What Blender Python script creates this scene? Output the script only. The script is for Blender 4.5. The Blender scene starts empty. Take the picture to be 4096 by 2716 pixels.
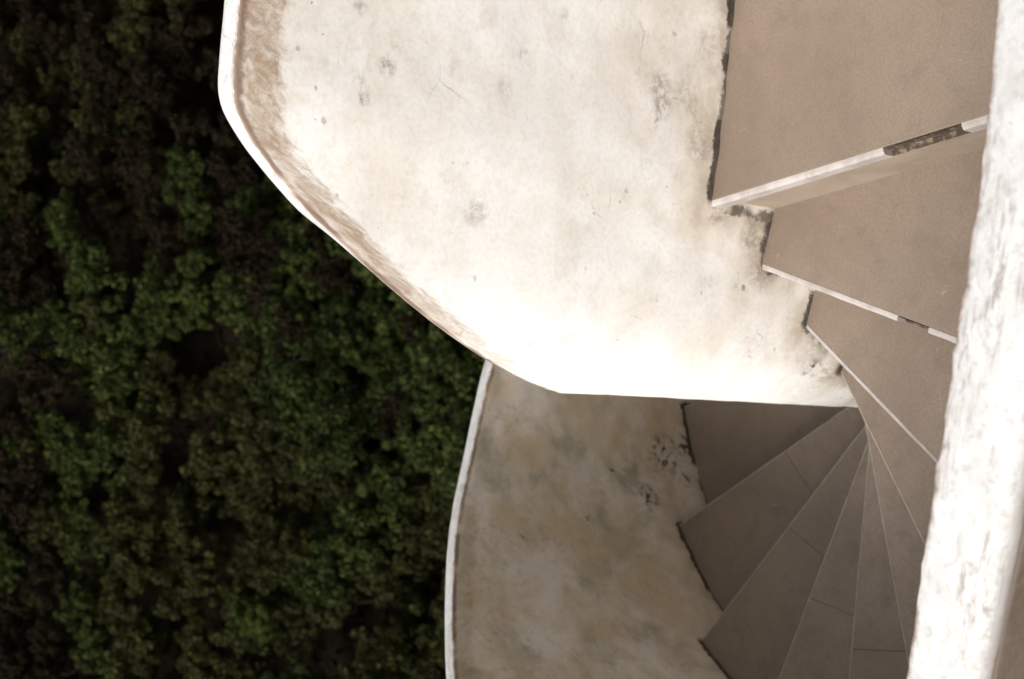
import bpy, math, random
import numpy as np
from mathutils import Vector, Matrix, noise as mnoise

R = math.radians
scene = bpy.context.scene
C = scene.collection

# ------------------------------------------------------------------ camera
# world: origin on the axis of the spiral stair, z = 0 is the floor of the top landing
cam_data = bpy.data.cameras.new('camera')
cam = bpy.data.objects.new('camera', cam_data)
C.objects.link(cam)
scene.camera = cam
cam_data.sensor_width = 36.0
cam_data.lens = 50.0
cam_data.clip_start = 0.05
cam_data.clip_end = 6000
rx = Vector((.0799, -.6490, -.7566)); dn = Vector((-.9968, -.0520, -.0606))
rx.normalize(); dn = (dn - rx * dn.dot(rx)).normalized(); fw = rx.cross(dn)
cam.matrix_world = Matrix((( rx.x, -dn.x, -fw.x, -.2015),
                           ( rx.y, -dn.y, -fw.y, -1.9016),
                           ( rx.z, -dn.z, -fw.z, 1.869),
                           (0, 0, 0, 1)))
cam_data.dof.use_dof = True
cam_data.dof.focus_distance = 1.95
cam_data.dof.aperture_fstop = 8.0

# ------------------------------------------------------------------ world, sun, exposure
SUN_EL, SUN_AZ = R(47), R(207)        # azimuth measured from +X towards +Y: light comes from -X
world = bpy.data.worlds.new('World')
scene.world = world
world.use_nodes = True
nt = world.node_tree
nt.nodes.clear()
sky = nt.nodes.new('ShaderNodeTexSky')
sky.sky_type = 'NISHITA'
sky.sun_disc = False
sky.sun_elevation = SUN_EL
sky.sun_rotation = R(90) - SUN_AZ
sky.dust_density = 4.0
sky.air_density = 1.0
sky.ozone_density = 0.6
hs = nt.nodes.new('ShaderNodeHueSaturation')
hs.inputs['Saturation'].default_value = 0.12      # an overcast, nearly white sky
bg = nt.nodes.new('ShaderNodeBackground')
bg.inputs['Strength'].default_value = 0.11
wo = nt.nodes.new('ShaderNodeOutputWorld')
nt.links.new(sky.outputs[0], hs.inputs['Color'])
nt.links.new(hs.outputs[0], bg.inputs['Color'])
nt.links.new(bg.outputs[0], wo.inputs['Surface'])

sun_d = bpy.data.lights.new('sun', 'SUN')
sun_d.energy = 1.85
sun_d.angle = R(26)
sun_d.color = (1.0, .975, .95)
sun = bpy.data.objects.new('sun', sun_d)
C.objects.link(sun)
sd = Vector((math.cos(SUN_EL) * math.cos(SUN_AZ), math.cos(SUN_EL) * math.sin(SUN_AZ), math.sin(SUN_EL)))
sun.rotation_euler = sd.to_track_quat('Z', 'Y').to_euler()
sun.location = sd * 20

vs = scene.view_settings
vs.view_transform = 'Standard'
vs.look = 'None'
vs.exposure = 0.95
vs.gamma = 1.0
vs.use_curve_mapping = False

random.seed(7)
rng = np.random.default_rng(7)

# ------------------------------------------------------------------ helpers
def tag(o, label=None, cat=None, group=None, kind=None):
    if label: o['label'] = label
    if cat: o['category'] = cat
    if group: o['group'] = group
    if kind: o['kind'] = kind
    return o

def empty(name, loc, label, cat, group=None, rz=0):
    o = bpy.data.objects.new(name, None)
    o.location = loc
    o.rotation_euler = (0, 0, rz)
    o.empty_display_size = .2
    C.objects.link(o)
    return tag(o, label, cat, group)

def mesh_obj(name, verts, faces, mats, parent=None, smooth=False, fmat=None):
    me = bpy.data.meshes.new(name)
    me.from_pydata([tuple(v) for v in verts], [], [tuple(f) for f in faces])
    for m in (mats if isinstance(mats, (list, tuple)) else [mats]):
        me.materials.append(m)
    if fmat is not None:
        me.polygons.foreach_set('material_index', fmat)
    if smooth:
        me.polygons.foreach_set('use_smooth', [True] * len(me.polygons))
    me.update()
    o = bpy.data.objects.new(name, me)
    C.objects.link(o)
    o.parent = parent
    return o

class NB:
    """small node-building helper"""
    def __init__(s, name, rough=.85):
        s.m = bpy.data.materials.new(name); s.m.use_nodes = True
        s.t = s.m.node_tree
        s.p = s.t.nodes['Principled BSDF']
        s.p.inputs['Roughness'].default_value = rough
    def n(s, typ, **kw):
        nd = s.t.nodes.new(typ)
        for k, v in kw.items(): setattr(nd, k, v)
        return nd
    def l(s, a, b): s.t.links.new(a, b)
    def put(s, sock, v):
        if isinstance(v, (int, float)): sock.default_value = v
        elif isinstance(v, tuple): sock.default_value = v if len(v) == 4 or sock.type == 'VECTOR' else (*v, 1)
        else: s.l(v, sock)
    def attr(s, name):
        return s.n('ShaderNodeAttribute', attribute_name=name).outputs['Fac']
    def attrv(s, name):
        return s.n('ShaderNodeAttribute', attribute_name=name).outputs['Vector']
    def obj(s): return s.n('ShaderNodeTexCoord').outputs['Object']
    def scale(s, vec, sc):
        m = s.n('ShaderNodeMapping'); s.l(vec, m.inputs['Vector']); m.inputs['Scale'].default_value = sc
        return m.outputs[0]
    def noise(s, vec, sc, det=4, rough=.6, dist=0):
        nd = s.n('ShaderNodeTexNoise'); s.l(vec, nd.inputs['Vector'])
        nd.inputs['Scale'].default_value = sc; nd.inputs['Detail'].default_value = det
        nd.inputs['Roughness'].default_value = rough; nd.inputs['Distortion'].default_value = dist
        return nd.outputs['Fac']
    def vor(s, vec, sc, rnd=1):
        nd = s.n('ShaderNodeTexVoronoi'); s.l(vec, nd.inputs['Vector'])
        nd.inputs['Scale'].default_value = sc; nd.inputs['Randomness'].default_value = rnd
        return nd.outputs['Distance']
    def math(s, op, a, b=0.0, clamp=False):
        nd = s.n('ShaderNodeMath', operation=op); nd.use_clamp = clamp
        s.put(nd.inputs[0], a); s.put(nd.inputs[1], b)
        return nd.outputs[0]
    def ss(s, x, lo, hi, a=0.0, b=1.0):
        nd = s.n('ShaderNodeMapRange', interpolation_type='SMOOTHSTEP'); s.put(nd.inputs[0], x)
        for i, v in zip((1, 2, 3, 4), (lo, hi, a, b)): nd.inputs[i].default_value = v
        return nd.outputs[0]
    def mix(s, f, a, b):
        nd = s.n('ShaderNodeMix', data_type='RGBA')
        s.put(nd.inputs[0], f); s.put(nd.inputs[6], a); s.put(nd.inputs[7], b)
        return nd.outputs[2]
    def bump(s, h, strength=.3, dist=.003):
        nd = s.n('ShaderNodeBump'); nd.inputs['Strength'].default_value = strength
        nd.inputs['Distance'].default_value = dist
        s.l(h, nd.inputs['Height']); s.l(nd.outputs[0], s.p.inputs['Normal'])
    def col(s, c): s.put(s.p.inputs['Base Color'], c)

# ------------------------------------------------------------------ materials
def plaster(name, base, mott, grime_cols, top_stain, speck=1.0):
    """lime-washed render. Attributes: 'uvw' = (metres along, metres below top, 0), 'based' = metres from the
    line where the wall meets the steps, 'face' = 1 on the face towards the stair, 'stain' = strength of top stain"""
    b = NB(name, .88)
    o = b.obj(); uv = b.attrv('uvw'); based = b.attr('based'); face = b.attr('face'); stain = b.attr('stain')
    sep = b.n('ShaderNodeSeparateXYZ'); b.l(uv, sep.inputs[0]); v = sep.outputs[1]
    n1 = b.noise(o, 3.2, 6, .62, .6); n2 = b.noise(o, 13, 6, .7, .3); n3 = b.noise(o, 120, 3, .6)
    c = b.mix(b.math('MULTIPLY', b.ss(n1, .42, .66), .8), base, mott)
    c = b.mix(b.math('MULTIPLY', b.ss(n2, .48, .68), .6), c, mott)
    # grime that lies on the face only (mottled patches)
    g1 = b.ss(b.noise(o, 5.5, 6, .6, .3), .36, .64); g2 = b.ss(b.noise(o, 7.0, 5, .62, .2), .46, .72)
    gc = b.mix(g1, grime_cols[0], grime_cols[1]); gc = b.mix(b.math('MULTIPLY', g2, .8), gc, grime_cols[2])
    c = b.mix(b.math('MULTIPLY', face, b.attr('grime')), c, gc)
    tp = b.math('MULTIPLY', b.math('SUBTRACT', 1.0, b.ss(face, .0, .3)), .9)
    c = b.mix(tp, c, b.mix(b.ss(b.noise(o, 20, 6, .7), .4, .68), (.50, .49, .475), (.40, .385, .365)))  # tops painted darker to offset the stronger light they catch
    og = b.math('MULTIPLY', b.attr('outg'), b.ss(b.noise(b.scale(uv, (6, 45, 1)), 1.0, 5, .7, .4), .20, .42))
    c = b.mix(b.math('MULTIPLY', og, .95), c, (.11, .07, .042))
    # brushed brown band under the rim
    mp = b.n('ShaderNodeMapping'); b.l(uv, mp.inputs['Vector']); mp.inputs['Rotation'].default_value = (0, 0, R(28)); 
    st = b.noise(b.scale(mp.outputs[0], (46, 30, 1)), 1.0, 8, .74, .5)
    st2 = b.noise(b.scale(uv, (8, 6, 1)), 1.0, 4, .6)
    edge = b.math('ADD', v, b.math('MULTIPLY', b.math('SUBTRACT', st, .5), .085))
    edge = b.math('ADD', edge, b.math('MULTIPLY', b.math('SUBTRACT', st2, .5), .07))
    band = b.math('MULTIPLY', b.ss(edge, .045, .085, 1, 0), b.math('MULTIPLY', stain, face))
    band = b.math('MULTIPLY', band, b.ss(st, .36, .62, 1.0, .45))
    c = b.mix(b.math('MULTIPLY', band, .95), c, top_stain)
    # dark broken line right at the rim
    rim = b.math('ABSOLUTE', b.math('SUBTRACT', v, .004))
    rn = b.noise(b.scale(uv, (60, 60, 1)), 1.0, 5, .7); rn2 = b.noise(b.scale(uv, (7, 0, 1)), 1.0, 3, .6)
    rf = b.math('MULTIPLY', b.ss(b.math('ADD', rim, b.math('MULTIPLY', rn, -.022)), -.008, .002, 1, 0), b.ss(rn2, .36, .5))
    c = b.mix(b.math('MULTIPLY', rf, .92), c, (.16, .10, .07))
    # streaks and smudges on the flat top, running along the wall
    tk = b.noise(b.scale(uv, (26, 110, 1)), 1.0, 8, .78, .2); tk2 = b.noise(b.scale(uv, (5, 22, 1)), 1.0, 5, .65)
    tf = b.math('MULTIPLY', b.math('MULTIPLY', b.ss(tk, .46, .62), b.ss(tk2, .44, .62)), b.math('SUBTRACT', 1.0, face))
    c = b.mix(b.math('MULTIPLY', tf, .8), c, (.20, .16, .135))
    # dirt, and mortar-gap shade painted black, where the wall meets the steps
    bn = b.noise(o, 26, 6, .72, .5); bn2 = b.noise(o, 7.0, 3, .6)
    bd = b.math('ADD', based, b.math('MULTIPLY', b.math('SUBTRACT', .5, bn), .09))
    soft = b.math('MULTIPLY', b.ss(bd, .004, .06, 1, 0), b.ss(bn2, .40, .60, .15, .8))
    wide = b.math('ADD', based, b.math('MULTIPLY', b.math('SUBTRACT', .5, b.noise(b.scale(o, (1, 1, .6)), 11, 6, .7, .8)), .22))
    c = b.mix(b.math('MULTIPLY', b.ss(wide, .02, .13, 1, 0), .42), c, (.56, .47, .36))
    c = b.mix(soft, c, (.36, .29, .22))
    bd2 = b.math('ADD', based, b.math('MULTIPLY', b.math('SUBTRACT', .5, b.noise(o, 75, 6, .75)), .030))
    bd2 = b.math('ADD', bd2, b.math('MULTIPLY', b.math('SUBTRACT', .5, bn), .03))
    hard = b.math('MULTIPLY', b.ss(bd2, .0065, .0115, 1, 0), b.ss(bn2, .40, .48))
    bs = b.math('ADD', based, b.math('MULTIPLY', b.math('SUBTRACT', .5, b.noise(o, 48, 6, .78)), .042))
    hard = b.math('MAXIMUM', b.math('MULTIPLY', hard, .8), b.math('MULTIPLY', b.ss(bs, .0135, .0185, 1, 0), b.attr('gap_dark')))
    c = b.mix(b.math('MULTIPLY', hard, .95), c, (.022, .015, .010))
    # fly specks, pits and scrapes
    wv = b.n('ShaderNodeVectorMath', operation='ADD'); b.l(o, wv.inputs[0])
    nzc = b.n('ShaderNodeTexNoise'); b.l(o, nzc.inputs['Vector']); nzc.inputs['Scale'].default_value = 55
    sc = b.n('ShaderNodeVectorMath', operation='SCALE'); b.l(nzc.outputs['Color'], sc.inputs[0]); sc.inputs['Scale'].default_value = .014
    b.l(sc.outputs[0], wv.inputs[1])
    sp = b.math('MULTIPLY', b.ss(b.vor(wv.outputs[0], 17), .05, .10, 1, 0), b.ss(b.noise(o, 4.1, 3), .46, .58))
    sp2 = b.math('MULTIPLY', b.ss(b.vor(wv.outputs[0], 38), .06, .12, 1, 0), b.ss(b.noise(o, 6.3, 3), .53, .62))
    fs = b.ss(b.noise(b.scale(o, (1, 1, 3.2)), 21, 5, .72), .66, .70)
    f = b.math('MAXIMUM', b.math('MAXIMUM', b.math('MULTIPLY', sp, .45), b.math('MULTIPLY', sp2, .6)), b.math('MULTIPLY', fs, .35))
    c = b.mix(b.math('MULTIPLY', f, speck), c, (.20, .15, .11))
    mk = b.math('MULTIPLY', b.attr('mark'), b.ss(b.noise(o, 70, 5, .75), .38, .62))
    c = b.mix(mk, c, (.20, .15, .105))
    # clustered black flakes, only where the 'flake' attribute says so
    fl = b.math('MULTIPLY', b.ss(b.noise(o, 44, 4, .65), .515, .55), b.attr('flake'))
    c = b.mix(b.math('MULTIPLY', fl, .93), c, (.03, .024, .02))
    # film-fine grain of the limewash
    c = b.mix(b.math('MULTIPLY', b.ss(n3, .42, .66), .10), c, (.30, .24, .19))
    # hairline cracks
    ve = b.n('ShaderNodeTexVoronoi', feature='DISTANCE_TO_EDGE'); b.l(wv.outputs[0], ve.inputs['Vector']); ve.inputs['Scale'].default_value = 4.2
    tsp = b.math('MULTIPLY', b.ss(b.noise(o, 95, 6, .75), .53, .62), b.math('SUBTRACT', 1.0, b.ss(face, .0, .3)))
    c = b.mix(b.math('MULTIPLY', tsp, .30), c, (.22, .19, .165))
    cr_ = b.math('MULTIPLY', b.ss(ve.outputs['Distance'], .001, .007, 1, 0), b.ss(b.noise(o, 5.7, 3), .56, .66))
    c = b.mix(b.math('MULTIPLY', cr_, .40), c, (.22, .17, .13))
    # fine gritty mottling
    g3 = b.math('MULTIPLY', b.ss(b.noise(o, 34, 7, .78), .50, .66), b.ss(b.noise(o, 3.1, 4), .36, .62))
    c = b.mix(b.math('MULTIPLY', g3, b.math('ADD', .13, b.math('MULTIPLY', b.math('MULTIPLY', face, b.attr('grime')), .30))), c, (.24, .20, .15))
    b.col(c)
    h = b.math('ADD', b.math('MULTIPLY', n2, .8), b.math('MULTIPLY', n3, .25))
    h = b.math('SUBTRACT', h, b.math('MULTIPLY', b.math('ADD', hard, fl), .8))
    b.bump(h, .28, .003)
    return b.m

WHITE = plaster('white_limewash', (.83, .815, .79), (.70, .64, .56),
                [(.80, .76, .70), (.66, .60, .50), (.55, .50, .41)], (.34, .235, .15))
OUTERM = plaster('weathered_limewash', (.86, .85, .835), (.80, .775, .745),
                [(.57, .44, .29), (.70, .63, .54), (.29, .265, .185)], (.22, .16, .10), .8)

def tile_mat(name, base, dark, rough=.42):
    b = NB(name, rough)
    o = b.obj()
    n1 = b.noise(o, 2.4, 5, .6, .5); n2 = b.noise(o, 17, 5, .7); n3 = b.noise(o, 230, 4, .7)
    c = b.mix(b.ss(n1, .36, .68), base, dark)
    c = b.mix(b.math('MULTIPLY', b.ss(n2, .46, .7), .5), c, tuple(x * .86 for x in dark))
    tone = b.n('ShaderNodeObjectInfo').outputs['Random']
    c = b.mix(b.math('MULTIPLY', tone, .22), c, tuple(x * .72 for x in dark))
    c = b.mix(b.math('MULTIPLY', b.ss(n3, .42, .58), .34), c, tuple(x * .62 for x in dark))
    st = b.ss(b.noise(b.scale(o, (1, 1, 1)), 9, 6, .75, 1.2), .64, .70)
    c = b.mix(b.math('MULTIPLY', st, .26), c, (.5, .43, .35))
    b.col(c)
    b.put(b.p.inputs['Roughness'], b.ss(n2, .3, .7, rough, rough + .22))
    b.bump(b.math('ADD', n3, n2), .12, .002)
    return b.m
TILE = tile_mat('brown_terrazzo', (.240, .183, .138), (.186, .139, .102))
def plain_mat(name, a, bcol, sc=30, rough=.9, lo=.4, hi=.65, bump=.4, spec=.3):
    b = NB(name, rough); o = b.obj()
    n = b.noise(o, sc, 6, .7, .3)
    b.col(b.mix(b.ss(n, lo, hi), a, bcol)); b.bump(n, bump, .004)
    b.p.inputs['Specular IOR Level'].default_value = spec
    return b.m
NOSE = plain_mat('worn_pale_edge', (.41, .37, .345), (.30, .262, .24), 16)
NOSE2 = plain_mat('worn_brown_edge', (.33, .275, .225), (.27, .22, .18), 34)
AGG = plain_mat('broken_aggregate', (.05, .034, .024), (.25, .19, .13), 75, .95, .45, .72)
RISER = plain_mat('riser_render', (.29, .235, .18), (.22, .17, .125), 6, .7, .35, .7, .15)
SOFF = plain_mat('stained_concrete', (.42, .39, .34), (.28, .25, .2), 5)
GROUT = plain_mat('black_joint', (.02, .014, .01), (.10, .075, .055), 40)
TOWERM = plain_mat('tower_render', (.55, .51, .45), (.42, .38, .32), 3)

# ------------------------------------------------------------------ stair geometry
RISE, STEP = .17, 18.04
R_OUT = 1.249
N_STEPS = 26
def th(k): return R(-126.43 - STEP * (k - 3))
def zt(k): return -RISE * (k - 1)
# inner parapet: plan of its stair-side face, from the far end of the landing round the newel
ctrl = [(2.0, -.262), (1.2, -.252), (.8, -.248), (.418, -.243), (.3, -.238), (.2, -.235), (.12, -.232), (.07, -.2265), (.02, -.218),
        (-.031, -.2085), (-.08, -.200), (-.13, -.187), (-.175, -.170), (-.215, -.147), (-.248, -.114), (-.272, -.072), (-.285, -.028)]
for a in range(180, -95, -12):
    ctrl.append((.29 * math.cos(R(a)), .29 * math.sin(R(a))))
def resample(pts, step):
    pts = np.array(pts, float)
    # Catmull-Rom
    out = []
    for i in range(len(pts) - 1):
        p0 = pts[max(i - 1, 0)]; p1 = pts[i]; p2 = pts[i + 1]; p3 = pts[min(i + 2, len(pts) - 1)]
        for t in np.linspace(0, 1, 24, endpoint=False):
            out.append(.5 * (2 * p1 + (p2 - p0) * t + (2 * p0 - 5 * p1 + 4 * p2 - p3) * t * t + (3 * p1 - p0 - 3 * p2 + p3) * t ** 3))
    out.append(pts[-1]); out = np.array(out)
    s = np.r_[0, np.cumsum(np.linalg.norm(np.diff(out, axis=0), axis=1))]
    q = np.arange(0, s[-1], step)
    return np.c_[np.interp(q, s, out[:, 0]), np.interp(q, s, out[:, 1])], q
IN_PATH, IN_S = resample(ctrl, .0055)
def unwrap_down(path):
    a = np.unwrap(np.arctan2(path[:, 1], path[:, 0]))
    a -= 2 * math.pi * round((a[0]) / (2 * math.pi))
    return np.degrees(a)
IN_A = unwrap_down(IN_PATH)           # 0 .. -90 along the landing, then on down
def tread_z_at(ang, first=(-90.4, -108.4)):   # ang in degrees, decreasing down the stair
    edges = list(first) + [-126.43 - STEP * (k - 3) for k in range(3, 40)]   # where each front edge meets the wall
    k = np.sum(np.asarray(ang)[:, None] < np.array(edges)[None], axis=1)
    return -RISE * k
in_ztop = np.interp(-IN_A, [0, 60, 69, 75.6, 81, 90.6, 103.4, 124, 144, 154.4, 168, 260, 420],
                    [.957, .953, .950, .934, .908, .868, .812, .680, .497, .385, .214, -.66, -2.17])
def smooth(a, w):
    k = np.hanning(2 * w + 1); k /= k.sum()
    return np.convolve(np.pad(a, w, mode='reflect', reflect_type='odd'), k, mode='valid')
f_ = np.clip((-IN_A - 85) / 30, 0, 1)
in_ztop = smooth(in_ztop, 8) * (1 - f_) + smooth(in_ztop, 34) * f_

def wall(name, path, s, ztop, zbot, thick, side, mat, tz, nv, seed, amp=.0025, flakes=(), stain=None, grime=None,
         chips=.0, backdrop=None, marks=(), gap_dark=()):
    """solid helical wall. side=+1: material lies to the left of the travel direction."""
    n = len(path)
    t = np.gradient(path, axis=0); t /= np.linalg.norm(t, axis=1)[:, None]
    nrm = np.c_[-t[:, 1], t[:, 0]] * side                 # points from the face into the wall
    thick = np.broadcast_to(thick, (n,)).astype(float)
    if backdrop is None: backdrop = np.zeros(n)
    rows = []                                              # (offset inwards, z, v)
    fr = np.linspace(0, 1, nv) ** .85
    H = ztop - zbot
    for f in fr[::-1]:
        rows.append((np.zeros(n), ztop - .004 - (H - .004) * f, .004 + (H - .004) * f, 1.0))
    rr = .004
    rows.append((np.full(n, .0012), ztop - .0012, np.zeros(n) + .001, 1.0))
    m = 9
    for i in range(m):
        f = i / (m - 1)
        rows.append((rr + (thick - 2 * rr - .004) * f, ztop - backdrop * f + .003 * math.sin(math.pi * f), np.zeros(n) - (rr + f * thick), 0.0))
    rows.append((thick - .001, ztop - backdrop - .006, -thick - .006, 0.0))
    for f in (.02, .1, .3, .6, 1.0):
        rows.append((thick, ztop - backdrop - .006 - (H - .006 - backdrop) * f, .012 + H * f, 0.0 if f < .05 else .7))
    nr = len(rows)
    co = np.zeros((nr, n, 3)); uv = np.zeros((nr, n, 3)); face = np.zeros((nr, n)); based = np.full((nr, n), .5)
    for j, (off, z, v, fc) in enumerate(rows):
        co[j, :, :2] = path + nrm * off[:, None]; co[j, :, 2] = z
        uv[j, :, 0] = s; uv[j, :, 1] = v; face[j] = fc
    # distance to stepped base line
    ch = np.nonzero(np.diff(tz))[0]
    segs = []; st = 0
    for c_ in list(ch) + [n - 1]:
        segs.append((s[st], tz[st], s[c_], tz[c_])); 
        if c_ < n - 1: segs.append((s[c_], tz[c_], s[c_], tz[c_ + 1])); st = c_ + 1
    for j in range(nv):
        d = np.full(n, .5); P = np.c_[s, co[j, :, 2]]
        for (x0, z0, x1, z1) in segs:
            sel = (P[:, 0] > x0 - .3) & (P[:, 0] < x1 + .3)
            if not sel.any(): continue
            Q = P[sel]; a = np.array([x0, z0]); b = np.array([x1, z1]) - a; L = max(b @ b, 1e-9)
            u = np.clip(((Q - a) @ b) / L, 0, 1)
            d[sel] = np.minimum(d[sel], np.linalg.norm(Q - a - u[:, None] * b, axis=1))
        based[j] = d
    # hand-made unevenness
    flat = co.reshape(-1, 3).copy()
    nr3 = np.zeros((nr, n, 3)); nr3[:, :, :2] = -nrm[None]
    nf = nr3.reshape(-1, 3)
    facef = face.reshape(-1); basf = based.reshape(-1); uvf = uv.reshape(-1, 3)
    disp = np.empty(len(flat)); dz = np.empty(len(flat))
    for i, p in enumerate(flat):
        w = mnoise.noise((p[0] * 4 + seed, p[1] * 4, p[2] * 4)) * amp * 2.2 + mnoise.noise((p[0] * 17, p[1] * 17 + seed, p[2] * 17)) * amp * .8
        if basf[i] < .14: w += (1 - basf[i] / .14) ** 2 * (.002 + .005 * mnoise.noise((p[0] * 22 + 5, p[1] * 22, p[2] * 22 + seed)))
        e = 0
        if -.03 < uvf[i, 1] < .02:
            q = mnoise.noise((uvf[i, 0] * 9 + seed, 3, uvf[i, 1] * 20)) * .5 + mnoise.noise((uvf[i, 0] * 38, 7, seed)) * .5
            e = -abs(q) * chips * (1 if uvf[i, 1] > -.012 else .4)
            w += mnoise.noise((uvf[i, 0] * 30, 1, seed)) * chips * .20 + mnoise.noise((uvf[i, 0] * 90, 1, seed)) * chips * .38
        disp[i] = w; dz[i] = e
    flat += nf * disp[:, None]; flat[:, 2] += dz
    idx = np.arange(nr * n).reshape(nr, n)
    a = idx[:-1, :-1].ravel(); b = idx[:-1, 1:].ravel(); c_ = idx[1:, 1:].ravel(); d_ = idx[1:, :-1].ravel()
    quads = np.c_[a, b, c_, d_] if side > 0 else np.c_[d_, c_, b, a]
    me = bpy.data.meshes.new(name)
    faces = [tuple(q) for q in quads.tolist()]
    # close underside and both ends
    for i in range(n - 1): faces.append((idx[0, i], idx[-1, i], idx[-1, i + 1], idx[0, i + 1]))
    faces.append(tuple(idx[:, 0].tolist())); faces.append(tuple(idx[::-1, -1].tolist()))
    me.from_pydata(flat.tolist(), [], faces)
    me.materials.append(mat)
    sm = [True] * len(me.polygons); sm[-1] = sm[-2] = False
    me.polygons.foreach_set('use_smooth', sm)
    def put(nm, arr):
        at = me.attributes.new(nm, 'FLOAT', 'POINT'); at.data.foreach_set('value', np.ascontiguousarray(arr, dtype=np.float32).ravel())
    at = me.attributes.new('uvw', 'FLOAT_VECTOR', 'POINT'); at.data.foreach_set('vector', uv.astype(np.float32).ravel())
    put('based', based); put('face', face)
    put('stain', np.broadcast_to(stain if stain is not None else np.zeros(n), (nr, n)))
    put('grime', np.broadcast_to(grime if grime is not None else np.zeros(n), (nr, n)))
    fk = np.zeros((nr, n))
    for (cx, cy, cz, r_) in flakes:
        dd = np.sqrt((co[:, :, 0] - cx) ** 2 + (co[:, :, 1] - cy) ** 2 + (co[:, :, 2] - cz) ** 2)
        fk = np.maximum(fk, np.clip(1.5 - dd / r_, 0, 1))
    put('flake', fk * (face > .9))
    mk = np.zeros((nr, n))
    for (cx, cy, cz, r_, st_) in marks:
        dd = np.sqrt((co[:, :, 0] - cx) ** 2 + (co[:, :, 1] - cy) ** 2 + (co[:, :, 2] - cz) ** 2)
        mk = np.maximum(mk, np.clip(1.6 - dd / r_, 0, 1) * st_)
    put('mark', mk * (face > .9))
    so = np.zeros((nr, n))
    for (cx, cy, cz, r_) in gap_dark:
        dd = np.sqrt((co[:, :, 0] - cx) ** 2 + (co[:, :, 1] - cy) ** 2 + (co[:, :, 2] - cz) ** 2)
        so = np.maximum(so, np.clip((1.3 - dd / r_) * 3, 0, 1))
    put('gap_dark', so * (face > .9))
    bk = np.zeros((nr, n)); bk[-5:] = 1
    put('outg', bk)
    me.update()
    o = bpy.data.objects.new(name, me); C.objects.link(o)
    return o

# inner parapet
in_tz = tread_z_at(IN_A, (-76.4, -98.6))
in_stain = np.interp(-IN_A, [0, 108, 135, 155, 172], [1, 1, .78, .45, .1])
in_back = np.interp(-IN_A, [0, 84, 104, 125, 140, 420], [0, 0, .004, .02, .03, .03])
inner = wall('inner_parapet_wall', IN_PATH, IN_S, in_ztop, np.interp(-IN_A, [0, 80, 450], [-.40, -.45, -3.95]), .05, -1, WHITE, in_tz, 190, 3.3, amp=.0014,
             stain=in_stain, grime=np.full(len(IN_S), .12), chips=.004, backdrop=in_back,
             marks=[(.171, -.235, .711, .011, .9), (.243, -.235, .764, .008, .7), (.121, -.235, .747, .009, .8), (-.013, -.215, .513, .02, .5),
                    (.188, -.235, .588, .012, .25), (.236, -.235, .464, .009, .35), (.24, -.235, .158, .020, .65), (.209, -.235, .15, .018, .8),
                    (.178, -.235, .494, .012, .3), (.141, -.235, .757, .008, .5), (.312, -.235, .388, .010, .3), (.20, -.235, .70, .006, .5),
                    (.055, -.225, -.02, .022, .75), (.02, -.215, -.13, .03, .55), (-.045, -.205, -.17, .03, .5), (-.14, -.18, -.40, .030, 1.0), (-.16, -.175, -.44, .025, .8), (-.215, -.145, -.47, .02, .7), (-.19, -.16, -.39, .03, .35),
                    (.24, -.235, .09, .03, .35), (.16, -.235, .05, .03, .45), (.33, -.238, .05, .03, .3)],
             gap_dark=[(.19, -.235, 0, .022), (.155, -.235, 0, .022), (.12, -.233, 0, .022), (.085, -.23, 0, .018), (.40, -.243, 0, .03), (.31, -.238, 0, .018),
                   (.04, -.222, -.17, .016), (.01, -.215, -.17, .018), (-.035, -.21, -.21, .02), (-.05, -.205, -.30, .018), (-.085, -.20, -.34, .02), (-.115, -.19, -.34, .018), (-.2, -.155, -.51, .02)],
             flakes=[(-.074, -.20, -.128, .011), (-.21, -.15, -.42, .02)])
tag(inner, 'bright white limewashed inner parapet curving round the stair with brown grime under its rim', 'parapet wall')

# outer parapet
ang_o = np.r_[np.arange(-90, -440, -.42)]
xs = np.arange(2.0, 0.0, -.009)
OUT_PATH = np.r_[np.c_[xs, np.full(len(xs), -R_OUT)], np.c_[R_OUT * np.cos(np.radians(ang_o)), R_OUT * np.sin(np.radians(ang_o))]]
OUT_S = np.r_[0, np.cumsum(np.linalg.norm(np.diff(OUT_PATH, axis=0), axis=1))]
OUT_A = np.r_[np.full(len(xs), -89.9), ang_o]
kA = -OUT_A
out_ztop = np.interp(kA, [0, 90, 98, 105, 107, 112.5, 120, 215, 222, 228, 234, 239, 244, 250, 257, 275, 440],
                     [.808, .815, .818, .797, .785, .716, .64, -.281, -.361, -.431, -.481, -.551, -.611, -.671, -.741, -.90, -2.45])
out_ztop = smooth(out_ztop, 30)
out_tz = np.where(OUT_A > -90, 0, tread_z_at(OUT_A))
out_th = np.interp(kA, [0, 125, 170, 440], [.078, .074, .047, .047])
def on_out(a, z, r=.06): return (R_OUT * math.cos(R(a)), R_OUT * math.sin(R(a)), z, r)
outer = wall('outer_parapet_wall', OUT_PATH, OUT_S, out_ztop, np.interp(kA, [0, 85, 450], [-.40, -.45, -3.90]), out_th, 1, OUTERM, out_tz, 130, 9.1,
             stain=np.interp(kA, [0, 180, 200, 235, 260], [.2, .2, .45, .4, .0]) , grime=np.full(len(OUT_S), .95), chips=.006,
             gap_dark=[on_out(a_, z_, .035) for a_, z_ in ((104, -1.53), (107, -1.53), (109.5, -1.53), (112, -1.53), (114.5, -1.53), (126.5, -1.36), (129, -1.36), (131.5, -1.36), (134, -1.36), (145, -1.19), (148, -1.19), (151, -1.19))],
             flakes=[on_out(114.6, -1.40, .055), on_out(121.2, -1.27, .036), on_out(113.6, -1.50, .04), on_out(118.5, -1.46, .02), on_out(124, -1.0, .012), on_out(126.5, -.72, .012), on_out(117, -1.15, .012)])
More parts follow.
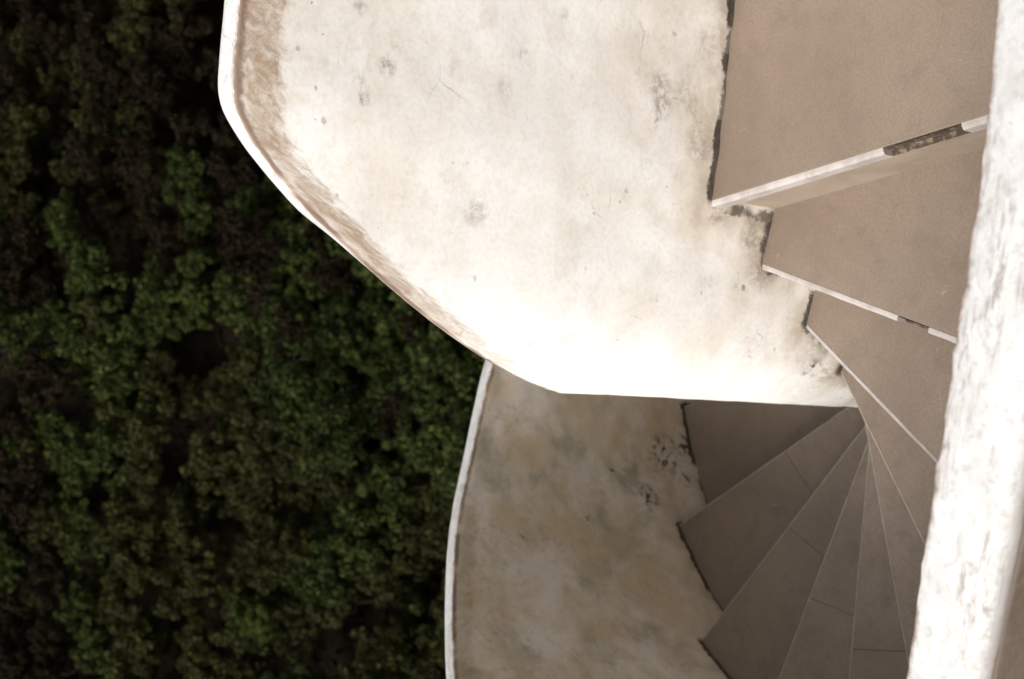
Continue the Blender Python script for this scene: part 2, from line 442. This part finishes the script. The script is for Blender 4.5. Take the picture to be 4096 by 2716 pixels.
tag(outer, 'outer parapet of the spiral stair with bright white rim and mottled grey-brown inner face', 'parapet wall')

# ------------------------------------------------------------------ the staircase
stair = empty('spiral_staircase', (0, 0, 0), 'winding staircase of brown stone steps descending between the white parapets', 'staircase')

def seg(k):        # front line of tread k as two plan points (inner, outer)
    if k == 1: return np.array([.046, -.175]), np.array([.293, -1.30])
    if k == 2: return np.array([-.020, -.15]), np.array([-.336, -1.29])
    if k == 3: return np.array([-.09, -.128]), np.array([-.772, -1.06])
    a = th(k)
    return np.array([.16 * math.cos(a), .16 * math.sin(a)]), np.array([1.30 * math.cos(a), 1.30 * math.sin(a)])

def prism(name, poly, z0, z1, mats, parent=None, bevel=0.0, fmat_side=0):
    """closed prism with small chamfered top edge; poly counter-clockwise"""
    poly = [np.array(p, float) for p in poly]; n = len(poly)
    cen = sum(poly) / n
    verts = [(p[0], p[1], z0) for p in poly]
    if bevel:
        verts += [(p[0], p[1], z1 - bevel) for p in poly]
        ins = []
        for i in range(n):
            e1 = poly[i] - poly[i - 1]; e2 = poly[(i + 1) % n] - poly[i]
            e1 /= np.linalg.norm(e1) + 1e-9; e2 /= np.linalg.norm(e2) + 1e-9
            n1 = np.array([-e1[1], e1[0]]); n2 = np.array([-e2[1], e2[0]]); b = n1 + n2
            b /= max(b @ n1, .3)
            ins.append(poly[i] + b * bevel)
        verts += [(p[0], p[1], z1) for p in ins]
        L = 3
    else:
        verts += [(p[0], p[1], z1) for p in poly]; L = 2
    f = [tuple(range(n - 1, -1, -1)), tuple(range((L - 1) * n, L * n))]
    for l in range(L - 1):
        for i in range(n):
            j = (i + 1) % n
            f.append((l * n + i, l * n + j, (l + 1) * n + j, (l + 1) * n + i))
    return mesh_obj(name, verts, f, mats, parent)

def lerp(a, b, t): return a + (b - a) * t
SL = .030                         # slab thickness
JR = {4: .845, 5: .845, 6: .838, 7: .822, 8: .797, 9: .787, 10: .80}
for k in range(1, N_STEPS + 1):
    z = zt(k)
    fi, fo = seg(k)
    d = (fo - fi) / np.linalg.norm(fo - fi)
    fn = np.array([d[1], -d[0]])                      # forward (downstairs) normal
    if k == 1:
        bi, bo = np.array([2.0, -.15]), np.array([2.0, -1.30])
    else:
        bi, bo = seg(k - 1)
        db = (bo - bi) / np.linalg.norm(bo - bi)
        back = np.array([db[1], -db[0]])
        bi = bi - back * .03; bo = bo - back * .03     # tucked under the riser above
    w = {1: .011, 2: .010, 3: .007}.get(k, .004)                       # width of the worn front strip
    fi2, fo2 = fi - fn * w, fo - fn * w
    top = z; bot = z - SL
    def ring(ra, rb):                                  # part of the wedge between two radii (as fraction radius along the front)
        La = np.linalg.norm(fo - fi); Lb = np.linalg.norm(bo - bi)
        p = lambda A, B, r: A + (B - A) / np.linalg.norm(B - A) * (r - np.linalg.norm(A)) if r is not None else None
        a0 = fi2 if ra is None else p(fi2, fo2, ra); a1 = fo2 if rb is None else p(fi2, fo2, rb)
        b0 = bi if ra is None else p(bi, bo, ra); b1 = bo if rb is None else p(bi, bo, rb)
        return [a0, a1, b1, b0]
    if k == 1:
        prism('landing_slab', [fi2, fo2, bo, bi], bot, top, TILE, stair, .0012)
    elif k in (2, 3, 4, 5, 10):
        prism('tread_slab', [fi2, fo2, bo, bi], bot, top, TILE, stair, .0012)
    else:
        jr = JR.get(k, .80 + random.uniform(-.03, .03))
        prism('tread_slab', ring(None, jr - .0004), bot, top + random.uniform(-.0004, .0004), TILE, stair, .0009)
        prism('tread_slab', ring(jr + .0004, None), bot, top + random.uniform(-.0004, .0004), TILE, stair, .0009)
    # worn front strip, with the pieces broken out that the photo shows
    L = np.linalg.norm(fo - fi)
    gaps = {1: [(.410, .549)], 2: [(.370, .434)]}.get(k, [])   # metres along from the inner end (filled below)
    t0 = 0.0; parts = []
    for (g0, g1) in gaps: parts.append((t0, g0)); t0 = g1
    parts.append((t0, L))
    for (u0, u1) in parts:
        m = max(2, int((u1 - u0) / .012)); vs_, fs_ = [], []
        for i in range(m + 1):
            u = u0 + (u1 - u0) * i / m
            jx = mnoise.noise((u * 25, k, 0)) * .0012; jz = abs(mnoise.noise((u * 31, k, 5))) * .0016
            b_ = .45 * w
            p0 = fi + d * u - fn * (w - .0004); p1 = fi + d * u - fn * (b_ - jx); p2 = fi + d * u + fn * jx
            vs_ += [(p0[0], p0[1], top - .0008), (p1[0], p1[1], top - .0012 - jz * .4), (p2[0], p2[1], top - b_ * .8 - jz),
                    (p2[0], p2[1], bot + .001), (p0[0], p0[1], bot + .001)]
        for i in range(m):
            for j in range(5):
                a = i * 5 + j; b = i * 5 + (j + 1) % 5
                fs_.append((a, a + 5, b + 5, b))
        fs_.append((4, 3, 2, 1, 0)[::-1]); fs_.append(tuple(m * 5 + q for q in (4, 3, 2, 1, 0)))
        mesh_obj('nosing_strip', vs_, fs_, NOSE if k <= 3 else NOSE2, stair)
    for (g0, g1) in gaps:                              # rough bed exposed where the strip has broken away
        m = 24; vs_, fs_ = [], []
        for i in range(m + 1):
            u = g0 + (g1 - g0) * i / m
            for j in range(5):
                off = -(w * .92) + mnoise.noise((u * 90, j * 2.1, k)) * .0016 + .001
                zz = top - .0025 - (SL - .004) * j / 4
                if j == 4: off = -.001
                p = fi + d * u + fn * off
                vs_.append((p[0], p[1], zz))
        for i in range(m):
            for j in range(4):
                a = i * 5 + j; fs_.append((a, a + 1, a + 6, a + 5))
        mesh_obj('broken_edge', vs_, fs_, AGG, stair, True)
    # riser under the front edge
    ri, ro = fi - fn * .016, fo - fn * .016
    prism('riser', [ri - fn * .02, ri, ro, ro - fn * .02], zt(k + 1) - SL - .01, bot, RISER, stair)

# helical concrete underside and newel
nA = N_STEPS * 6
vs_, fs_ = [], []
for i in range(nA + 1):
    a = th(1) - R(STEP) * i / 6
    z = -RISE * i / 6 - .30
    for (r_, dz) in ((.15, 0), (1.30, 0), (1.30, .13), (.15, .13)):
        vs_.append((r_ * math.cos(a), r_ * math.sin(a), z + dz - .06))
for i in range(nA):
    for j in range(4):
        a = i * 4 + j; b = i * 4 + (j + 1) % 4
        fs_.append((a, b, b + 4, a + 4))
fs_.append((0, 1, 2, 3)); fs_.append(tuple(nA * 4 + q for q in (3, 2, 1, 0)))
mesh_obj('stair_underside', vs_, fs_, SOFF, stair, False)
prism('landing_underside', [(.2, -1.30), (2.0, -1.30), (2.0, -.15), (.2, -.15)], -.26, -.031, SOFF, stair)
def column(name, r_, z0, z1, mat, parent, n=40):
    v = [(r_ * math.cos(2 * math.pi * i / n), r_ * math.sin(2 * math.pi * i / n), zz) for zz in (z0, z1) for i in range(n)]
    f = [(i, (i + 1) % n, n + (i + 1) % n, n + i) for i in range(n)] + [tuple(range(n - 1, -1, -1)), tuple(range(n, 2 * n))]
    return mesh_obj(name, v, f, mat, parent, False)
column('newel', .17, -33, -.9, SOFF, stair)

# ------------------------------------------------------------------ the tower added behind the lens, out of view, to block sky light
def box(name, x0, x1, y0, y1, z0, z1, mat, parent=None):
    return prism(name, [(x0, y0), (x1, y0), (x1, y1), (x0, y1)], z0, z1, mat, parent, .01)
unseen_tower = empty('unseen_tower', (2, -5, -33), 'pale rendered tower added behind the lens to block sky light', 'unseen_tower')
def tb(name, *a):
    o = box(name, *a); o.parent = unseen_tower; o.matrix_parent_inverse = Matrix.Translation((-2, 5, 33)); return o
tb('unseen_tower_wall', -3.4, 6.4, -8, -1.84, -33, .25, TOWERM)
tb('unseen_parapet', -3.4, 6.4, -2.02, -1.84, .252, 1.28, TOWERM)
tb('landing_block', 2.003, 6.4, -1.837, 1.0, -33, 1.6, TOWERM)

# ------------------------------------------------------------------ terrain
def gz(x, y):
    """ground height"""
    near = -33.0
    z = near
    t = min(max((y - 6) / 34, 0), 1); t = t * t * (3 - 2 * t)
    z -= 7.5 * t
    if y > 52: z += (y - 52) * .30 * min(1, (y - 52) / 20)
    z += 1.4 * mnoise.noise((x * .05, y * .05, 1.3)) + 5 * mnoise.noise((x * .012, y * .012, 4.0))
    # side gully and falling slope on the +X side
    if x > 4: z -= min((x - 4) * .42, 16) * min(max((y - 25) / 40, 0), 1)
    if y > 140: z = min(z, 12 + 10 * mnoise.noise((x * .004, y * .004, 9)))
    return z
gx = np.r_[-2500, -1200, -500, -220, -120, np.arange(-70, 71, 3.5), 120, 220, 500, 1200, 2500]
gy = np.r_[-2500, -1200, -500, -200, -100, -50, np.arange(-30, 131, 3.5), 170, 240, 400, 800, 1500, 3000]
vs_ = [(x, y, gz(x, y)) for y in gy for x in gx]
nx = len(gx)
fs_ = [(j * nx + i, j * nx + i + 1, (j + 1) * nx + i + 1, (j + 1) * nx + i) for j in range(len(gy) - 1) for i in range(nx - 1)]
FLOOR = plain_mat('forest_floor', (.008, .006, .004), (.014, .011, .007), .8, 1.0, .4, .6, 0, 0.0)
gr = mesh_obj('ground', vs_, fs_, FLOOR, None, True)
tag(gr, kind='structure')

# ------------------------------------------------------------------ trees
def leaf_mat(name, cols):
    b = NB(name, .6)
    info = b.n('ShaderNodeObjectInfo').outputs['Random']
    g = b.n('ShaderNodeNewGeometry')
    isl = g.outputs['Random Per Island']
    o = b.obj()
    n1 = b.noise(o, 1.6, 3, .6)
    c = b.mix(b.ss(n1, .42, .62), cols[0], cols[1])
    c = b.mix(b.math('MULTIPLY', b.math('POWER', isl, 2.0), .8), c, cols[2])
    c = b.mix(b.math('MULTIPLY', info, .5), c, cols[3])
    b.col(c)
    b.p.inputs['Specular IOR Level'].default_value = .04
    return b.m
LEAF = {
    'green': leaf_mat('leaves_dark_green', [(.004, .007, .0015), (.017, .024, .005), (.066, .080, .020), (.006, .009, .002)]),
    'olive': leaf_mat('leaves_olive', [(.006, .007, .002), (.019, .020, .006), (.056, .053, .016), (.008, .008, .003)]),
    'brown': leaf_mat('leaves_brown_shaded', [(.005, .0032, .0016), (.010, .0072, .003), (.022, .0175, .007), (.005, .0032, .0016)]),  # brown hue, darkened so the leaf colour carries the slope's shade
}
YEL = leaf_mat('leaves_yellow', [(.08, .06, .012), (.10, .075, .014), (.13, .10, .018), (.06, .05, .015)])
BARK = plain_mat('bark', (.014, .010, .007), (.028, .021, .015), 4, 1.0, .4, .65, .4, 0.0)

def crown_mesh(name, rad, seed, nleaf):
    r = np.random.default_rng(seed)
    # clumps spread through an irregular dome
    nc = 34
    cl = []
    while len(cl) < nc:
        p = r.normal(size=3); p /= np.linalg.norm(p)
        rr = rad * (.40 + .80 * r.random()) * (1 + .4 * mnoise.noise(Vector(p * 1.7) + Vector((seed, 0, 0))))
        p = p * rr; p[2] = p[2] * .72 + rad * .25
        if p[2] > -rad * .35: cl.append((p, rad * r.uniform(.10, .32)))
    per = nleaf // nc
    V = []; 
    cen = np.concatenate([np.repeat(c[0][None], per, 0) for c in cl]); cr = np.repeat([c[1] for c in cl], per)
    m = len(cen)
    dr = r.normal(size=(m, 3)); dr /= np.linalg.norm(dr, axis=1)[:, None]
    pos = cen + dr * (cr * r.uniform(.35, 1.12, m) ** .8)[:, None]
    # leaf sprays: small bent quads, loosely facing out and up
    nn = dr * .8 + r.normal(size=(m, 3)) * .55 + np.array([0, 0, .55]); nn /= np.linalg.norm(nn, axis=1)[:, None]
    t1 = np.cross(nn, r.normal(size=(m, 3))); t1 /= np.linalg.norm(t1, axis=1)[:, None]
    t2 = np.cross(nn, t1)
    a = r.uniform(.055, .15, m)[:, None]; b = a * r.uniform(.45, .8, (m, 1))
    P = np.stack([pos - t1 * a, pos - t2 * b + nn * .02, pos + t1 * a * 1.1 - nn * a * .3, pos + t2 * b + nn * .02], 1).reshape(-1, 3)
    me = bpy.data.meshes.new(name)
    me.from_pydata(P.tolist(), [], [(4 * i, 4 * i + 1, 4 * i + 2, 4 * i + 3) for i in range(m)])
    return me

def trunk_mesh(name, h, rad, seed):
    r = random.Random(seed)
    V, F = [], []
    def tube(p0, p1, r0, r1, n=7, segs=4, bend=.3):
        base = len(V); ax = (p1 - p0).normalized(); s1 = ax.orthogonal().normalized(); s2 = ax.cross(s1)
        off = Vector((r.uniform(-1, 1), r.uniform(-1, 1), 0)) * bend
        for i in range(segs + 1):
            t = i / segs; c = p0.lerp(p1, t) + off * math.sin(math.pi * t); rr = r0 + (r1 - r0) * t
            for j in range(n):
                a = 2 * math.pi * j / n; V.append(c + (s1 * math.cos(a) + s2 * math.sin(a)) * rr)
        for i in range(segs):
            for j in range(n):
                a = base + i * n + j; b = base + i * n + (j + 1) % n
                F.append((a, b, b + n, a + n))
    tube(Vector((0, 0, -.6)), Vector((0, 0, h)), .2, .1)
    for i in range(6):
        a = r.uniform(0, 6.28); e = rad * r.uniform(.45, .8)
        tube(Vector((0, 0, h * r.uniform(.6, .98))), Vector((math.cos(a) * e, math.sin(a) * e, h + r.uniform(.1, .9) * rad * .6)), .08, .02, 5, 3, .15)
    me = bpy.data.meshes.new(name); me.from_pydata([tuple(v) for v in V], [], F); me.materials.append(BARK)
    return me

variants = []
for i in range(8):
    rad = [1.25, 1.45, 1.05, 1.65, 1.3, .95, 1.5, 1.15][i]
    for kind in (('green', 'olive', 'brown') if i % 2 == 0 else ('green', 'green', 'olive')):
        pass
    variants.append((rad, crown_mesh('crown', rad, 40 + i, 3300), trunk_mesh('trunk', 4.2, rad, 90 + i)))
crown_cache = {}
def crown_for(i, kind):
    key = (i, kind)
    if key not in crown_cache:
        me = variants[i][1].copy(); me.name = 'crown'; me.materials.clear(); me.materials.append(LEAF[kind]); crown_cache[key] = me
    return crown_cache[key]

LABELS = {
    'green': 'dark green leafy tree growing on the wooded slope far below the stair',
    'olive': 'yellowish olive leafy tree growing on the wooded slope far below the stair',
    'brown': 'dull brownish tree with leaf colour darkened for the shaded part of the wooded slope below',
}
spots, others = [], []
rs = random.Random(21)
eye = Vector((-.2015, -1.9016, 1.869))
def frame(p):
    """where a point falls in the picture, in widths from its centre"""
    d = Vector(p) - eye
    return d.dot(rx) / d.dot(fw) * 50 / 36, d.dot(dn) / d.dot(fw) * 50 / 36
def in_view(x, y):
    u, v = frame((x, y, gz(x, y) + 5))
    return -.56 < u < -.005 and abs(v) < .39
tries = 0
grid_ = {}
while tries < 150000:
    tries += 1
    y = rs.uniform(20, 125); x = rs.uniform(-12 - y * .36, 12 + y * .36)
    if not in_view(x, y) and rs.random() < .75: continue
    dmin = 1.22 if y < 60 else 1.42
    iv = in_view(x, y)
    if not iv: dmin *= 1.9
    gk = (int(x // 3), int(y // 3))
    near_ = [p for i_ in (-1, 0, 1) for j_ in (-1, 0, 1) for p in grid_.get((gk[0] + i_, gk[1] + j_), ())]
    if all((x - a) ** 2 + (y - b) ** 2 > dmin * dmin for a, b in near_):
        grid_.setdefault(gk, []).append((x, y))
        if iv: spots.append((x, y))
        elif len(others) < 500: others.append((x, y))
spots.sort(key=lambda p: p[1])
print('spots', len(spots), len(others))
# clearings: where the photo shows black gaps between the crowns
DARK = [(208, 346, 30), (185, 352, 22), (232, 350, 24), (445, 428, 26), (405, 440, 24), (368, 452, 20), (338, 640, 34), (300, 655, 34), (370, 628, 26), (395, 602, 18), (420, 612, 22),
        (262, 668, 26), (86, 282, 20), (205, 100, 20), (330, 500, 12), (130, 470, 16), (60, 560, 20), (250, 215, 16), (480, 372, 18), (455, 395, 18), (60, 620, 18), (150, 600, 14)]
def clearing(x, y):
    u, v = frame((x, y, gz(x, y) + 3.5))
    u = u * 1024 + 512; v = v * 1024 + 339.5
    for (a, b, c_) in DARK:
        if (u - a) ** 2 + (v - b) ** 2 < (c_ * .95) ** 2: return True
    return mnoise.noise((x * .085 + 3, y * .085, 2.2)) > .56
n_made = 0
rest = []
for n_, (x, y) in enumerate(spots):
    if clearing(x, y): continue
    n_made += 1
    if n_made > 296: rest.append((x, y)); continue
    i = rs.randrange(8); rad = variants[i][0]
    z = gz(x, y)
    q = mnoise.noise((x * .06, y * .06, 7.7)) + rs.uniform(-.45, .5)
    far = max(0, (y - 60) / 25) + max(0, x / 13)  # far and +X slopes lean to the darkest leaves, shade put into colour
    kind = 'brown' if q + far * .60 > .60 else ('olive' if q < -.22 else 'green')
    t = empty('tree', (x, y, z), LABELS[kind], 'tree', {'green': 'dark green trees of the wood below', 'olive': 'olive trees of the wood below', 'brown': 'brownish trees of the wood below'}[kind], rs.uniform(0, 6.28))
    s = rs.uniform(.68, 1.2)
    t.scale = (s, s, s * rs.uniform(.9, 1.15))
    tr = bpy.data.objects.new('trunk', variants[i][2]); C.objects.link(tr); tr.parent = t
    cr = bpy.data.objects.new('crown', crown_for(i, kind)); C.objects.link(cr); cr.parent = t; cr.location = (0, 0, 4.2)
    t.location.z += rs.uniform(-2.8, .9)
# low undergrowth between the trunks
ru = np.random.default_rng(5)
ny = 26000
uy = ru.uniform(26, 112, ny); ux = ru.uniform(-1, 1, ny) * (8 + uy * .30)
uz = np.array([gz(a, b) for a, b in zip(ux, uy)]) + ru.uniform(.05, 1.1, ny) * np.array([.4 + max(0, mnoise.noise((a * .4, b * .4, 3))) * 1.8 for a, b in zip(ux, uy)])
un = ru.normal(size=(ny, 3)) * .6 + np.array([0, 0, .7]); un /= np.linalg.norm(un, axis=1)[:, None]
u1 = np.cross(un, ru.normal(size=(ny, 3))); u1 /= np.linalg.norm(u1, axis=1)[:, None]; u2 = np.cross(un, u1)
ua = ru.uniform(.10, .30, ny)[:, None]; uc = np.c_[ux, uy, uz]
up = np.stack([uc - u1 * ua, uc - u2 * ua * .6, uc + u1 * ua, uc + u2 * ua * .6], 1).reshape(-1, 3)
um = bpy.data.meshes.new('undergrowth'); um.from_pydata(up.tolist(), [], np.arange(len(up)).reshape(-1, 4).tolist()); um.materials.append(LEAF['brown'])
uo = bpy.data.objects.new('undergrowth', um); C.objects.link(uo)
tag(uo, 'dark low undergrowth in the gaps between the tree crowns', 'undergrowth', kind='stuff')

# the wood goes on outside the picture
wv_, wf_ = [], []
mm = crown_mesh('tmp', 2.3, 77, 1000)
base = np.array([v.co[:] for v in mm.vertices]); bpy.data.meshes.remove(mm)
for x, y in others:
    a = rs.uniform(0, 6.28); s = rs.uniform(.8, 1.2); ca, sa = math.cos(a) * s, math.sin(a) * s
    q = base @ np.array([[ca, sa, 0], [-sa, ca, 0], [0, 0, s]]) + np.array([x, y, gz(x, y) + 3.5])
    wv_.append(q)
nfar_ = sum(len(q) for q in wv_) // 4
mi_ = [np.zeros(nfar_, dtype=np.int32)]
vc_ = [np.array([v.co[:] for v in vv[1].vertices]) for vv in variants]
for x, y in rest:                       # the farther trees of the slope, past the first three hundred
    i = rs.randrange(8); q = mnoise.noise((x * .06, y * .06, 7.7)) + rs.uniform(-.45, .5)
    far = max(0, (y - 60) / 25) + max(0, x / 13)
    kind = 2 if q + far * .60 > .60 else (1 if q < -.22 else 0)
    a = rs.uniform(0, 6.28); s = rs.uniform(.75, 1.2); ca, sa = math.cos(a) * s, math.sin(a) * s
    wv_.append(vc_[i] @ np.array([[ca, sa, 0], [-sa, ca, 0], [0, 0, s]]) + np.array([x, y, gz(x, y) + 4.0 + rs.uniform(-2.8, .9)]))
    mi_.append(np.full(len(wv_[-1]) // 4, kind, dtype=np.int32))
mi_ = np.concatenate(mi_)
print('rest', len(rest))
wv_ = np.concatenate(wv_)
wm = bpy.data.meshes.new('wood'); wm.from_pydata(wv_.tolist(), [], np.arange(len(wv_)).reshape(-1, 4).tolist()); [wm.materials.append(LEAF[k_]) for k_ in ('green', 'olive', 'brown')]; wm.polygons.foreach_set('material_index', mi_)
wo_ = bpy.data.objects.new('wood', wm); C.objects.link(wo_)
tag(wo_, 'dense dark green and brownish wood covering the farther hillside', 'wood', kind='stuff')

# three trees that stand out by their colour
for (x, y, mat_cols, lab) in (
        (299, 546, [(.07, .045, .009), (.09, .055, .010), (.12, .075, .013), (.05, .04, .01)], 'small tree with orange-yellow leaves, the only orange spot in the wood'),
        (255, 621, [(.025, .032, .007), (.04, .048, .010), (.065, .072, .014), (.025, .032, .008)], 'small yellow-green tree near the lower edge of the view of the wood'),
        (297, 403, [(.016, .028, .008), (.028, .046, .012), (.055, .08, .022), (.018, .028, .009)], 'fresh light green tree, the palest green crown in the middle of the wood')):
    m_ = leaf_mat('leaves_standout', mat_cols)
    d = (fw + rx * ((x - 512) / 1024 * .72) + dn * ((y - 339.5) / 1024 * .72)).normalized()
    t_ = 30
    while t_ < 200 and (eye + d * t_).z > gz((eye + d * t_).x, (eye + d * t_).y) + 6.4: t_ += .25
    x, y = (eye + d * t_).xy
    t = empty('tree', (x, y, gz(x, y) + .8), lab, 'tree')
    s = .4 if 'orange' in lab else .95
    t.scale = (s, s, 1.0)
    tr = bpy.data.objects.new('trunk', variants[5][2]); C.objects.link(tr); tr.parent = t
    me = variants[5][1].copy(); me.materials.clear(); me.materials.append(m_)
    cr = bpy.data.objects.new('crown', me); C.objects.link(cr); cr.parent = t; cr.location = (0, 0, 5.2)
    cr.scale = (1, 1, s)
print('trees', len([o for o in bpy.data.objects if o.name.startswith('tree')]))
